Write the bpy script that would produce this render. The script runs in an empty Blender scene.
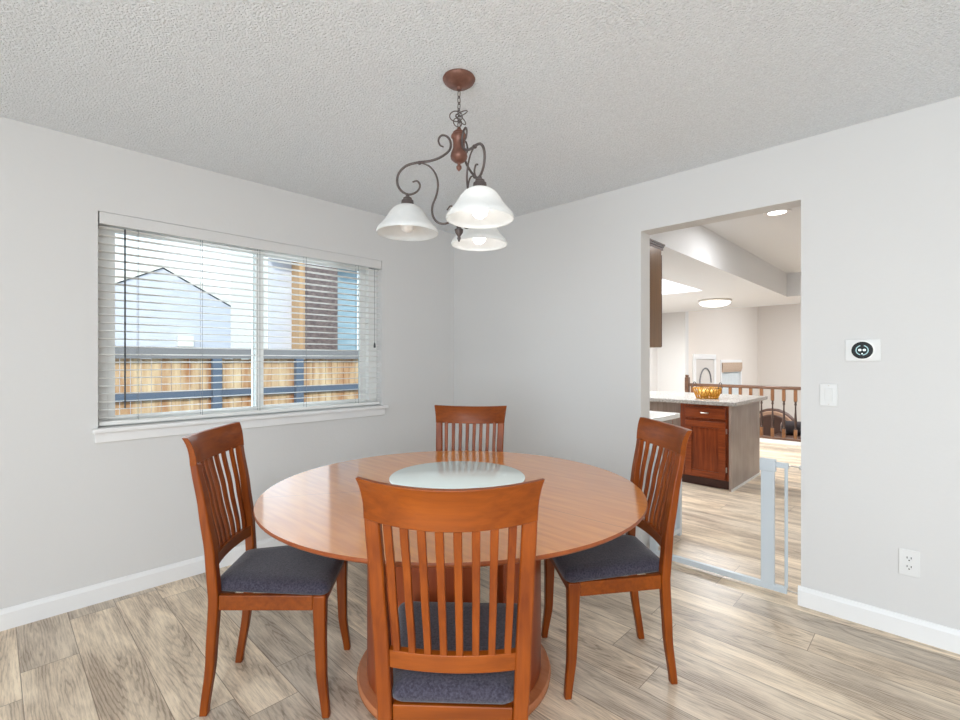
import bpy, bmesh, math, random
from mathutils import Vector, Matrix
random.seed(7)
S = bpy.context.scene
COL = S.collection
PI = math.pi
R = math.radians

# ------------------------------------------------------------------ camera
cd = bpy.data.cameras.new('camera')
cam = bpy.data.objects.new('camera', cd)
COL.objects.link(cam)
cam.location = (3.2017, -2.9548, 1.2837)
cam.rotation_euler = (R(90), 0, R(44.146))
cd.sensor_fit = 'HORIZONTAL'
cd.sensor_width = 36.0
cd.lens = 36.0 * 474.1 / 960.0
cd.clip_start = 0.05
cd.clip_end = 200
S.camera = cam

# ------------------------------------------------------------------ world, sun, exposure
w = bpy.data.worlds.new('sky')
S.world = w
w.use_nodes = True
wt = w.node_tree
wt.nodes.clear()
wo = wt.nodes.new('ShaderNodeOutputWorld')
bg = wt.nodes.new('ShaderNodeBackground')
tc = wt.nodes.new('ShaderNodeTexCoord')
sp = wt.nodes.new('ShaderNodeSeparateXYZ')
rp = wt.nodes.new('ShaderNodeValToRGB')
rp.color_ramp.elements[0].position = 0.0
rp.color_ramp.elements[0].color = (0.86, 0.94, 1.0, 1)
rp.color_ramp.elements[1].position = 0.6
rp.color_ramp.elements[1].color = (0.62, 0.84, 1.0, 1)
wt.links.new(tc.outputs['Generated'], sp.inputs[0])
wt.links.new(sp.outputs['Z'], rp.inputs[0])
wt.links.new(rp.outputs[0], bg.inputs['Color'])
bg.inputs['Strength'].default_value = 0.92
wt.links.new(bg.outputs[0], wo.inputs[0])

sd = bpy.data.lights.new('sun', 'SUN')
sd.energy = 1.1
sd.angle = R(1.0)
sd.color = (1.0, 0.93, 0.82)
sun = bpy.data.objects.new('sun', sd)
COL.objects.link(sun)
sun.location = (8, -3, 9)
el, az = R(33), R(-22)
dv = Vector((math.cos(el) * math.cos(az), math.cos(el) * math.sin(az), math.sin(el)))
sun.rotation_euler = dv.to_track_quat('Z', 'Y').to_euler()

S.view_settings.view_transform = 'Standard'
S.view_settings.look = 'None'
S.view_settings.gamma = 1.0
S.view_settings.use_curve_mapping = False
S.view_settings.exposure = 1.14
try:
    S.cycles.max_bounces = 10
    S.cycles.diffuse_bounces = 6
    S.cycles.transparent_max_bounces = 16
    S.cycles.use_denoising = True
except Exception:
    pass


def area_light(name, loc, size, energy, color=(1, 1, 1), rot=(0, 0, 0), shape='DISK'):
    ld = bpy.data.lights.new(name, 'AREA')
    ld.shape = shape
    ld.size = size if not isinstance(size, tuple) else size[0]
    if isinstance(size, tuple):
        ld.size_y = size[1]
    ld.energy = energy
    ld.color = color
    lo = bpy.data.objects.new(name, ld)
    COL.objects.link(lo)
    lo.location = loc
    lo.rotation_euler = rot
    return lo


area_light('light_of_recessed_can', (2.287, 1.319, 2.415), 0.13, 4.5, (1, 0.99, 0.98))
area_light('light_of_ceiling_tray', (0.5, 2.0, 2.39), (1.1, 1.6), 30, (0.88, 0.95, 1), shape='RECTANGLE')
area_light('light_of_dome', (0.92, 4.15, 2.03), 0.34, 25, (0.97, 0.99, 1))


area_light('added_fill_south', (4.3, -5.45, 1.25), (3.6, 2.2), 50, (0.84, 0.93, 1.0), (R(112), 0, 0), 'RECTANGLE')  # added unseen fill behind the camera, tilted up towards the ceiling
area_light('light_of_window_daylight', (-0.22, -1.67, 1.5), (1.7, 1.1), 5.5, (0.84, 0.92, 1.0), (0, R(-90), R(0)), 'RECTANGLE')
area_light('added_fill_overhead', (3.9, -4.0, 2.40), 0.6, 26, (0.97, 0.98, 1.0))  # added lamp behind the camera to brighten the floor, no fixture there
area_light('light_of_living_room', (3.2, 7.6, 2.85), (2.4, 2.4), 84, (0.94, 0.97, 1), shape='RECTANGLE')

# ------------------------------------------------------------------ materials
def srgb(r, g, b):
    f = lambda c: (c / 12.92) if c <= 0.04045 else ((c + 0.055) / 1.055) ** 2.4
    return (f(r / 255.), f(g / 255.), f(b / 255.), 1)


def mat(name, col, rough=0.5, metal=0.0, spec=0.5, bump=None, noise=None, coat=0.0, sheen=0.0):
    """noise=(scale xyz, second colour, detail); bump=(scale, strength, distance)"""
    m = bpy.data.materials.new(name)
    m.use_nodes = True
    nt = m.node_tree
    b = nt.nodes['Principled BSDF']
    b.inputs['Base Color'].default_value = col
    b.inputs['Roughness'].default_value = rough
    b.inputs['Metallic'].default_value = metal
    b.inputs['Specular IOR Level'].default_value = spec
    b.inputs['Coat Weight'].default_value = coat
    b.inputs['Coat Roughness'].default_value = 0.12
    b.inputs['Sheen Weight'].default_value = sheen
    t = nt.nodes.new('ShaderNodeTexCoord')
    if noise:
        mp = nt.nodes.new('ShaderNodeMapping')
        mp.inputs['Scale'].default_value = noise[0]
        n = nt.nodes.new('ShaderNodeTexNoise')
        n.inputs['Scale'].default_value = 1.0
        n.inputs['Detail'].default_value = noise[2]
        n.inputs['Roughness'].default_value = 0.6
        r = nt.nodes.new('ShaderNodeValToRGB')
        r.color_ramp.elements[0].position = 0.32
        r.color_ramp.elements[1].position = 0.70
        r.color_ramp.elements[0].color = col
        r.color_ramp.elements[1].color = noise[1]
        nt.links.new(t.outputs['Object'], mp.inputs[0])
        nt.links.new(mp.outputs[0], n.inputs['Vector'])
        nt.links.new(n.outputs['Fac'], r.inputs[0])
        nt.links.new(r.outputs[0], b.inputs['Base Color'])
    if bump:
        n2 = nt.nodes.new('ShaderNodeTexNoise')
        n2.inputs['Scale'].default_value = bump[0]
        n2.inputs['Detail'].default_value = 3.0
        bn = nt.nodes.new('ShaderNodeBump')
        bn.inputs['Strength'].default_value = bump[1]
        bn.inputs['Distance'].default_value = bump[2]
        nt.links.new(t.outputs['Object'], n2.inputs['Vector'])
        nt.links.new(n2.outputs['Fac'], bn.inputs['Height'])
        nt.links.new(bn.outputs[0], b.inputs['Normal'])
    return m


def emit(name, col, strength):
    m = bpy.data.materials.new(name)
    m.use_nodes = True
    nt = m.node_tree
    nt.nodes.clear()
    o = nt.nodes.new('ShaderNodeOutputMaterial')
    e = nt.nodes.new('ShaderNodeEmission')
    e.inputs[0].default_value = col
    e.inputs[1].default_value = strength
    nt.links.new(e.outputs[0], o.inputs[0])
    return m


def pane_material(name, tint=(1, 1, 1, 1), gloss=0.08):
    m = bpy.data.materials.new(name)
    m.use_nodes = True
    nt = m.node_tree
    nt.nodes.clear()
    o = nt.nodes.new('ShaderNodeOutputMaterial')
    tr = nt.nodes.new('ShaderNodeBsdfTransparent')
    tr.inputs[0].default_value = tint
    gl = nt.nodes.new('ShaderNodeBsdfGlossy')
    gl.inputs['Roughness'].default_value = 0.02
    mx = nt.nodes.new('ShaderNodeMixShader')
    fr = nt.nodes.new('ShaderNodeFresnel')
    fr.inputs[0].default_value = 1.3
    nt.links.new(fr.outputs[0], mx.inputs[0])
    nt.links.new(tr.outputs[0], mx.inputs[1])
    nt.links.new(gl.outputs[0], mx.inputs[2])
    nt.links.new(mx.outputs[0], o.inputs[0])
    return m


def shade_material(name):
    m = bpy.data.materials.new(name)
    m.use_nodes = True
    nt = m.node_tree
    nt.nodes.clear()
    o = nt.nodes.new('ShaderNodeOutputMaterial')
    t = nt.nodes.new('ShaderNodeTexCoord')
    n = nt.nodes.new('ShaderNodeTexNoise')
    n.inputs['Scale'].default_value = 14
    n.inputs['Detail'].default_value = 4
    n.inputs['Distortion'].default_value = 1.5
    r = nt.nodes.new('ShaderNodeValToRGB')
    r.color_ramp.elements[0].color = (0.80, 0.82, 0.82, 1)
    r.color_ramp.elements[1].color = (0.95, 0.95, 0.94, 1)
    d = nt.nodes.new('ShaderNodeBsdfDiffuse')
    tl = nt.nodes.new('ShaderNodeBsdfTranslucent')
    gl = nt.nodes.new('ShaderNodeBsdfGlossy')
    gl.inputs['Roughness'].default_value = 0.25
    m1 = nt.nodes.new('ShaderNodeMixShader')
    m1.inputs[0].default_value = 0.42
    m2 = nt.nodes.new('ShaderNodeMixShader')
    m2.inputs[0].default_value = 0.05
    L = nt.links.new
    L(t.outputs['Object'], n.inputs['Vector'])
    L(n.outputs['Fac'], r.inputs[0])
    L(r.outputs[0], d.inputs[0])
    L(r.outputs[0], tl.inputs[0])
    L(d.outputs[0], m1.inputs[1])
    L(tl.outputs[0], m1.inputs[2])
    L(m1.outputs[0], m2.inputs[1])
    L(gl.outputs[0], m2.inputs[2])
    L(m2.outputs[0], o.inputs[0])
    return m


def wood(name, dark, light, axis, rough=0.40, scale=1.0, coat=0.04, fine=0.5):
    m = bpy.data.materials.new(name)
    m.use_nodes = True
    nt = m.node_tree
    L = nt.links.new
    b = nt.nodes['Principled BSDF']
    t = nt.nodes.new('ShaderNodeTexCoord')
    oi = nt.nodes.new('ShaderNodeObjectInfo')
    ad = nt.nodes.new('ShaderNodeVectorMath')
    ad.operation = 'ADD'
    L(t.outputs['Object'], ad.inputs[0])
    mul = nt.nodes.new('ShaderNodeMath')
    mul.operation = 'MULTIPLY'
    mul.inputs[1].default_value = 13.7
    L(oi.outputs['Random'], mul.inputs[0])
    L(mul.outputs[0], ad.inputs[1])
    mp = nt.nodes.new('ShaderNodeMapping')
    sc = [60 * scale] * 3
    sc[axis] = 3.5 * scale
    mp.inputs['Scale'].default_value = sc
    L(ad.outputs[0], mp.inputs[0])
    n = nt.nodes.new('ShaderNodeTexNoise')
    n.inputs['Scale'].default_value = 1
    n.inputs['Detail'].default_value = 5
    n.inputs['Roughness'].default_value = 0.62
    n.inputs['Distortion'].default_value = 0.4
    L(mp.outputs[0], n.inputs['Vector'])
    n2 = nt.nodes.new('ShaderNodeTexNoise')
    n2.inputs['Scale'].default_value = 4.5 * scale
    n2.inputs['Detail'].default_value = 2
    L(ad.outputs[0], n2.inputs['Vector'])
    mx = nt.nodes.new('ShaderNodeMix')
    mx.data_type = 'FLOAT'
    mx.inputs[0].default_value = fine
    L(n2.outputs['Fac'], mx.inputs[2])
    L(n.outputs['Fac'], mx.inputs[3])
    r = nt.nodes.new('ShaderNodeValToRGB')
    r.color_ramp.elements[0].position = 0.33
    r.color_ramp.elements[1].position = 0.68
    r.color_ramp.elements[0].color = dark
    r.color_ramp.elements[1].color = light
    L(mx.outputs[0], r.inputs[0])
    L(r.outputs[0], b.inputs['Base Color'])
    b.inputs['Roughness'].default_value = rough
    b.inputs['Coat Weight'].default_value = coat
    b.inputs['Coat Roughness'].default_value = 0.15
    b.inputs['Specular IOR Level'].default_value = 0.3
    return m


def floor_material():
    m = bpy.data.materials.new('grey_oak_planks')
    m.use_nodes = True
    nt = m.node_tree
    L = nt.links.new
    N = nt.nodes.new
    b = nt.nodes['Principled BSDF']

    def math_(op, a, bb=None, c=None):
        q = N('ShaderNodeMath')
        q.operation = op
        for i, v in enumerate((a, bb, c)):
            if v is None:
                continue
            if isinstance(v, (int, float)):
                q.inputs[i].default_value = v
            else:
                L(v, q.inputs[i])
        return q.outputs[0]
    t = N('ShaderNodeTexCoord')
    s = N('ShaderNodeSeparateXYZ')
    L(t.outputs['Object'], s.inputs[0])
    W, LEN = 0.1865, 1.22
    v = math_('DIVIDE', math_('ADD', s.outputs['Y'], 2.873 + 20 * W), W)
    row = math_('FLOOR', v)
    fv = math_('FRACT', v)
    wn = N('ShaderNodeTexWhiteNoise')
    wn.noise_dimensions = '1D'
    L(row, wn.inputs['W'])
    u = math_('ADD', math_('DIVIDE', math_('ADD', s.outputs['X'], 30), LEN), wn.outputs['Value'])
    pid = math_('FLOOR', u)
    fu = math_('FRACT', u)
    cb = N('ShaderNodeCombineXYZ')
    L(row, cb.inputs[0])
    L(pid, cb.inputs[1])
    wn2 = N('ShaderNodeTexWhiteNoise')
    wn2.noise_dimensions = '2D'
    L(cb.outputs[0], wn2.inputs['Vector'])
    # seams
    ev = math_('MULTIPLY', math_('MINIMUM', fv, math_('SUBTRACT', 1.0, fv)), W)
    eu = math_('MULTIPLY', math_('MINIMUM', fu, math_('SUBTRACT', 1.0, fu)), LEN)
    e = math_('MINIMUM', ev, eu)
    seam = math_('LESS_THAN', e, 0.0016)
    # grain coordinates, shifted for every plank
    off = N('ShaderNodeVectorMath')
    off.operation = 'MULTIPLY_ADD'
    L(wn2.outputs['Color'], off.inputs[0])
    off.inputs[1].default_value = (7, 7, 7)
    L(t.outputs['Object'], off.inputs[2])

    def noise(scale, det, rough=0.6, dist=0.0):
        mp = N('ShaderNodeMapping')
        mp.inputs['Scale'].default_value = scale
        L(off.outputs[0], mp.inputs[0])
        q = N('ShaderNodeTexNoise')
        q.inputs['Scale'].default_value = 1
        q.inputs['Detail'].default_value = det
        q.inputs['Roughness'].default_value = rough
        q.inputs['Distortion'].default_value = dist
        L(mp.outputs[0], q.inputs['Vector'])
        return q.outputs['Fac']
    broad = noise((2.2, 11, 1), 3, 0.55, 0.6)
    fine = noise((7, 130, 1), 5, 0.75, 0.5)
    # cathedral rings
    sc2 = N('ShaderNodeSeparateColor')
    L(wn2.outputs['Color'], sc2.inputs[0])
    cw = N('ShaderNodeCombineXYZ')
    L(math_('ADD', math_('MULTIPLY', math_('SUBTRACT', fu, 0.5), 0.85), math_('SUBTRACT', sc2.outputs[0], 0.5)), cw.inputs[0])
    L(math_('ADD', math_('MULTIPLY', math_('SUBTRACT', fv, 0.5), 1.3), math_('MULTIPLY', math_('SUBTRACT', sc2.outputs[1], 0.5), 0.7)), cw.inputs[1])
    wv = N('ShaderNodeTexWave')
    wv.wave_type = 'RINGS'
    wv.rings_direction = 'Z'
    wv.inputs['Scale'].default_value = 4.6
    wv.inputs['Distortion'].default_value = 5.5
    wv.inputs['Detail'].default_value = 4
    wv.inputs['Detail Scale'].default_value = 2.4
    wv.inputs['Detail Roughness'].default_value = 0.6
    L(cw.outputs[0], wv.inputs['Vector'])
    r1 = N('ShaderNodeValToRGB')
    r1.color_ramp.elements[0].position = 0.30
    r1.color_ramp.elements[1].position = 0.66
    r1.color_ramp.elements[0].color = srgb(194, 177, 158)
    r1.color_ramp.elements[1].color = srgb(247, 232, 210)
    L(broad, r1.inputs[0])
    # plank tone
    r2 = N('ShaderNodeValToRGB')
    r2.color_ramp.elements[0].color = (0.80, 0.79, 0.79, 1)
    r2.color_ramp.elements[1].color = (1.10, 1.06, 1.00, 1)
    L(wn2.outputs['Value'], r2.inputs[0])
    mm = N('ShaderNodeMix')
    mm.data_type = 'RGBA'
    mm.blend_type = 'MULTIPLY'
    mm.inputs[0].default_value = 1
    L(r1.outputs[0], mm.inputs[6])
    L(r2.outputs[0], mm.inputs[7])
    # fine dark grain, stronger where broad noise is dark
    r3 = N('ShaderNodeValToRGB')
    r3.color_ramp.elements[0].position = 0.36
    r3.color_ramp.elements[1].position = 0.56
    r3.color_ramp.elements[0].color = (0.60, 0.57, 0.54, 1)
    r3.color_ramp.elements[1].color = (1, 1, 1, 1)
    L(fine, r3.inputs[0])
    m3 = N('ShaderNodeMix')
    m3.data_type = 'RGBA'
    m3.blend_type = 'MULTIPLY'
    m3.inputs[0].default_value = 0.75
    L(mm.outputs[2], m3.inputs[6])
    L(r3.outputs[0], m3.inputs[7])
    rw = N('ShaderNodeValToRGB')
    rw.color_ramp.elements[0].position = 0.0
    rw.color_ramp.elements[1].position = 0.40
    rw.color_ramp.elements[0].color = (0.56, 0.53, 0.50, 1)
    rw.color_ramp.elements[1].color = (1, 1, 1, 1)
    L(wv.outputs['Fac'], rw.inputs[0])
    m4 = N('ShaderNodeMix')
    m4.data_type = 'RGBA'
    m4.blend_type = 'MULTIPLY'
    fw = N('ShaderNodeMapRange')
    fw.inputs['From Min'].default_value = 0.60
    fw.inputs['From Max'].default_value = 0.38
    fw.inputs['To Min'].default_value = 0.0
    fw.inputs['To Max'].default_value = 0.85
    L(broad, fw.inputs['Value'])
    L(fw.outputs[0], m4.inputs[0])
    L(m3.outputs[2], m4.inputs[6])
    L(rw.outputs[0], m4.inputs[7])
    m5 = N('ShaderNodeMix')
    m5.data_type = 'RGBA'
    L(math_('MULTIPLY', seam, 0.7), m5.inputs[0])
    L(m4.outputs[2], m5.inputs[6])
    m5.inputs[7].default_value = srgb(112, 92, 76)
    L(m5.outputs[2], b.inputs['Base Color'])
    b.inputs['Roughness'].default_value = 0.36
    b.inputs['Specular IOR Level'].default_value = 0.45
    bn = N('ShaderNodeBump')
    bn.inputs['Strength'].default_value = 0.12
    bn.inputs['Distance'].default_value = 0.002
    L(fine, bn.inputs['Height'])
    L(bn.outputs[0], b.inputs['Normal'])
    return m


def tabletop_material(seams):
    m = bpy.data.materials.new('cherry_veneer_top')
    m.use_nodes = True
    nt = m.node_tree
    L = nt.links.new
    N = nt.nodes.new
    b = nt.nodes['Principled BSDF']
    t = N('ShaderNodeTexCoord')
    s = N('ShaderNodeSeparateXYZ')
    L(t.outputs['Object'], s.inputs[0])
    mp = N('ShaderNodeMapping')
    mp.inputs['Rotation'].default_value = (0, 0, R(-50))
    mp.inputs['Scale'].default_value = (4, 40, 4)
    L(t.outputs['Object'], mp.inputs[0])
    n = N('ShaderNodeTexNoise')
    n.inputs['Scale'].default_value = 1
    n.inputs['Detail'].default_value = 4
    L(mp.outputs[0], n.inputs['Vector'])
    r = N('ShaderNodeValToRGB')
    r.color_ramp.elements[0].position = 0.3
    r.color_ramp.elements[1].position = 0.7
    r.color_ramp.elements[0].color = srgb(202, 120, 48)
    r.color_ramp.elements[1].color = srgb(222, 144, 64)
    L(n.outputs['Fac'], r.inputs[0])
    col = r.outputs[0]

    def math_(op, a, bb):
        q = N('ShaderNodeMath')
        q.operation = op
        for i, v in enumerate((a, bb)):
            if isinstance(v, (int, float)):
                q.inputs[i].default_value = v
            else:
                L(v, q.inputs[i])
        return q.outputs[0]
    tot = None
    for a in seams:
        dx, dy = math.cos(a), math.sin(a)
        cr = math_('ABSOLUTE', math_('SUBTRACT', math_('MULTIPLY', s.outputs['X'], dy), math_('MULTIPLY', s.outputs['Y'], dx)), 0)
        dt = math_('ADD', math_('MULTIPLY', s.outputs['X'], dx), math_('MULTIPLY', s.outputs['Y'], dy))
        k = math_('MULTIPLY', math_('LESS_THAN', cr, 0.0013), math_('GREATER_THAN', dt, 0.0))
        tot = k if tot is None else math_('MAXIMUM', tot, k)
    mx = N('ShaderNodeMix')
    mx.data_type = 'RGBA'
    L(math_('MULTIPLY', tot, 0.75), mx.inputs[0])
    L(col, mx.inputs[6])
    mx.inputs[7].default_value = srgb(120, 66, 30)
    L(mx.outputs[2], b.inputs['Base Color'])
    b.inputs['Roughness'].default_value = 0.28
    b.inputs['Coat Weight'].default_value = 1.0
    b.inputs['Coat IOR'].default_value = 1.55
    b.inputs['Coat Roughness'].default_value = 0.1
    return m


M = {}
M['wall'] = mat('warm_white_paint', srgb(217, 216, 215), 0.7, spec=0.25, bump=(55, 0.12, 0.004))
M['ceil'] = mat('popcorn_ceiling', srgb(232, 236, 240), 0.95, spec=0.1, bump=(120, 1.0, 0.014),
                noise=((110, 110, 110), srgb(246, 250, 254), 3))  # colour speckle stands in for the shade between popcorn grains
M['ksoffit'] = mat('smooth_ceiling_paint', srgb(230, 232, 235), 0.6, spec=0.3, bump=(40, 0.1, 0.004))
M['trim'] = mat('white_trim_paint', srgb(236, 236, 236), 0.4)
M['beige'] = mat('beige_wall_paint', srgb(228, 220, 212), 0.7, spec=0.2)
M['floor'] = floor_material()
M['cherry_z'] = wood('cherry_upright_grain', srgb(108, 44, 4), srgb(152, 74, 10), 2)
M['cherry_x'] = wood('cherry_level_grain', srgb(108, 46, 4), srgb(150, 74, 10), 0)
M['cherry_y'] = wood('cherry_depth_grain', srgb(108, 46, 4), srgb(150, 74, 10), 1)
M['cherry_red'] = wood('cherry_pedestal', srgb(122, 50, 20), srgb(152, 72, 34), 2)
M['cherry_base'] = wood('cherry_base', srgb(176, 106, 66), srgb(198, 130, 88), 0, rough=0.25, scale=0.5)
M['table'] = tabletop_material([R(238), R(2), R(120)])
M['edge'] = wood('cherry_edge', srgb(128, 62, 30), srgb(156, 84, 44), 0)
M['fabric'] = mat('charcoal_navy_fabric', srgb(48, 45, 56), 0.95, spec=0.15, bump=(420, 0.5, 0.002),
                  noise=((160, 160, 160), srgb(78, 74, 86), 2), sheen=0.25)
M['frost'] = mat('frosted_glass', srgb(236, 246, 243), 0.16, spec=0.5, coat=0.3)
M['frost_edge'] = mat('glass_edge', srgb(150, 190, 178), 0.15)
M['bronze'] = mat('brown_bronze', srgb(108, 72, 60), 0.42, 0.35, noise=((30, 30, 30), srgb(136, 94, 80), 3))
M['iron'] = mat('dark_iron', srgb(90, 80, 78), 0.45, 0.3)
M['shade'] = shade_material('alabaster_glass')
M['sheer'] = shade_material('sheer_cloth')
M['bulb'] = emit('lit_bulb', (1.0, 0.97, 0.93, 1), 3.4)
M['bulb_off'] = mat('unlit_bulb', srgb(240, 240, 238), 0.3)
M['plastic'] = mat('white_plastic', srgb(226, 226, 225), 0.35)
M['slot'] = mat('dark_slot', srgb(40, 38, 38), 0.6)
M['black'] = mat('black_glass', srgb(6, 9, 10), 0.25, spec=0.25)
M['glyph'] = emit('lit_display', srgb(214, 236, 236), 0.9)
M['glyph_dim'] = emit('dim_display', srgb(170, 205, 208), 0.6)
M['gate'] = mat('grey_enamel', srgb(200, 208, 214), 0.35)
M['rubber'] = mat('black_rubber', srgb(30, 30, 32), 0.6)
M['blind'] = mat('white_blind', srgb(238, 237, 234), 0.45)
M['cord'] = mat('grey_cord', srgb(120, 120, 124), 0.7)
M['wand'] = mat('dark_wand', srgb(58, 60, 64), 0.4)
M['vinyl'] = mat('white_vinyl', srgb(238, 238, 236), 0.35)
M['pane'] = pane_material('window_glass', (0.95, 0.98, 0.98, 1))
M['cab_brown'] = wood('brown_cabinet', srgb(104, 74, 48), srgb(132, 98, 66), 2, rough=0.3, scale=0.6)
M['oak_red'] = wood('red_brown_oak', srgb(88, 36, 16), srgb(146, 70, 34), 2, rough=0.3, scale=1.0, fine=0.75)
M['oak_red_x'] = wood('red_brown_oak_level', srgb(98, 40, 18), srgb(150, 74, 36), 0, rough=0.3, scale=1.0, fine=0.75)
M['oak_dark'] = mat('dark_toe_kick', srgb(62, 30, 20), 0.5)
M['greywood'] = wood('grey_wood_laminate', srgb(134, 118, 108), srgb(168, 154, 145), 2, rough=0.4, scale=0.7)
M['granite'] = mat('speckled_counter', srgb(132, 128, 124), 0.18, noise=((60, 60, 60), srgb(186, 182, 176), 4))
M['counter_white'] = mat('white_counter', srgb(232, 232, 230), 0.25)
M['nickel'] = mat('brushed_nickel', srgb(214, 210, 204), 0.3, 0.9)
M['gold'] = mat('gold_wire', srgb(196, 140, 48), 0.35, 0.55)
M['straw'] = mat('golden_wrapping', srgb(214, 150, 44), 0.35, noise=((60, 60, 60), srgb(250, 214, 120), 3))
M['rail'] = wood('dark_rail_wood', srgb(92, 66, 52), srgb(124, 94, 76), 0)
M['balus'] = wood('brown_baluster', srgb(112, 74, 48), srgb(150, 106, 72), 2)
M['balus_backlit'] = mat('backlit_turning', srgb(66, 48, 42), 0.4)  # turned middles coloured darker to stand for backlighting
M['leather'] = mat('brown_leather', srgb(84, 56, 44), 0.45, bump=(60, 0.2, 0.003))
M['tan'] = mat('tan_leather', srgb(188, 150, 124), 0.5)
M['darkcush'] = mat('dark_cushion', srgb(48, 38, 40), 0.7)
M['palecush'] = mat('pale_cushion', srgb(214, 192, 186), 0.8)
M['lamp_glass'] = emit('lit_glass', (1.0, 0.98, 0.95, 1), 2.2)
M['tray_glow'] = emit('lit_tray', (1.0, 0.99, 0.97, 1), 1.1)
M['door_paint'] = mat('white_door_paint', srgb(214, 208, 202), 0.4)
M['shade_fabric'] = mat('woven_shade', srgb(176, 150, 130), 0.9, noise=((40, 40, 300), srgb(202, 180, 160), 2))
M['siding'] = mat('lavender_siding', srgb(202, 203, 216), 0.8, noise=((2, 2, 30), srgb(216, 216, 228), 1))
M['siding_blue'] = mat('blue_grey_siding', srgb(140, 166, 182), 0.8, noise=((2, 2, 30), srgb(166, 188, 202), 1))
M['ext_trim'] = mat('cream_trim', srgb(238, 234, 226), 0.7)
M['ext_lit_edge'] = mat('tan_lit_edge', srgb(190, 150, 110), 0.7)  # sunlight on the edge beside the chimney, put into the colour
M['roof'] = mat('grey_roof', srgb(120, 122, 134), 0.8, noise=((20, 20, 20), srgb(140, 142, 152), 2))
M['stone'] = mat('chimney_brick', srgb(84, 70, 72), 0.9, noise=((14, 14, 34), srgb(136, 118, 114), 3), bump=(30, 0.6, 0.02))
M['picket'] = mat('cedar_picket', srgb(172, 112, 66), 0.8, noise=((2, 8, 1.2), srgb(236, 208, 170), 4))
M['railpaint'] = mat('blue_grey_rail', srgb(92, 104, 124), 0.6)
M['cap'] = mat('weathered_cap', srgb(132, 128, 130), 0.8)
M['bark'] = mat('bare_bark', srgb(96, 84, 76), 0.9)
M['ground'] = mat('pale_concrete', srgb(140, 136, 130), 0.9, noise=((6, 6, 6), srgb(158, 154, 148), 3))


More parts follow.
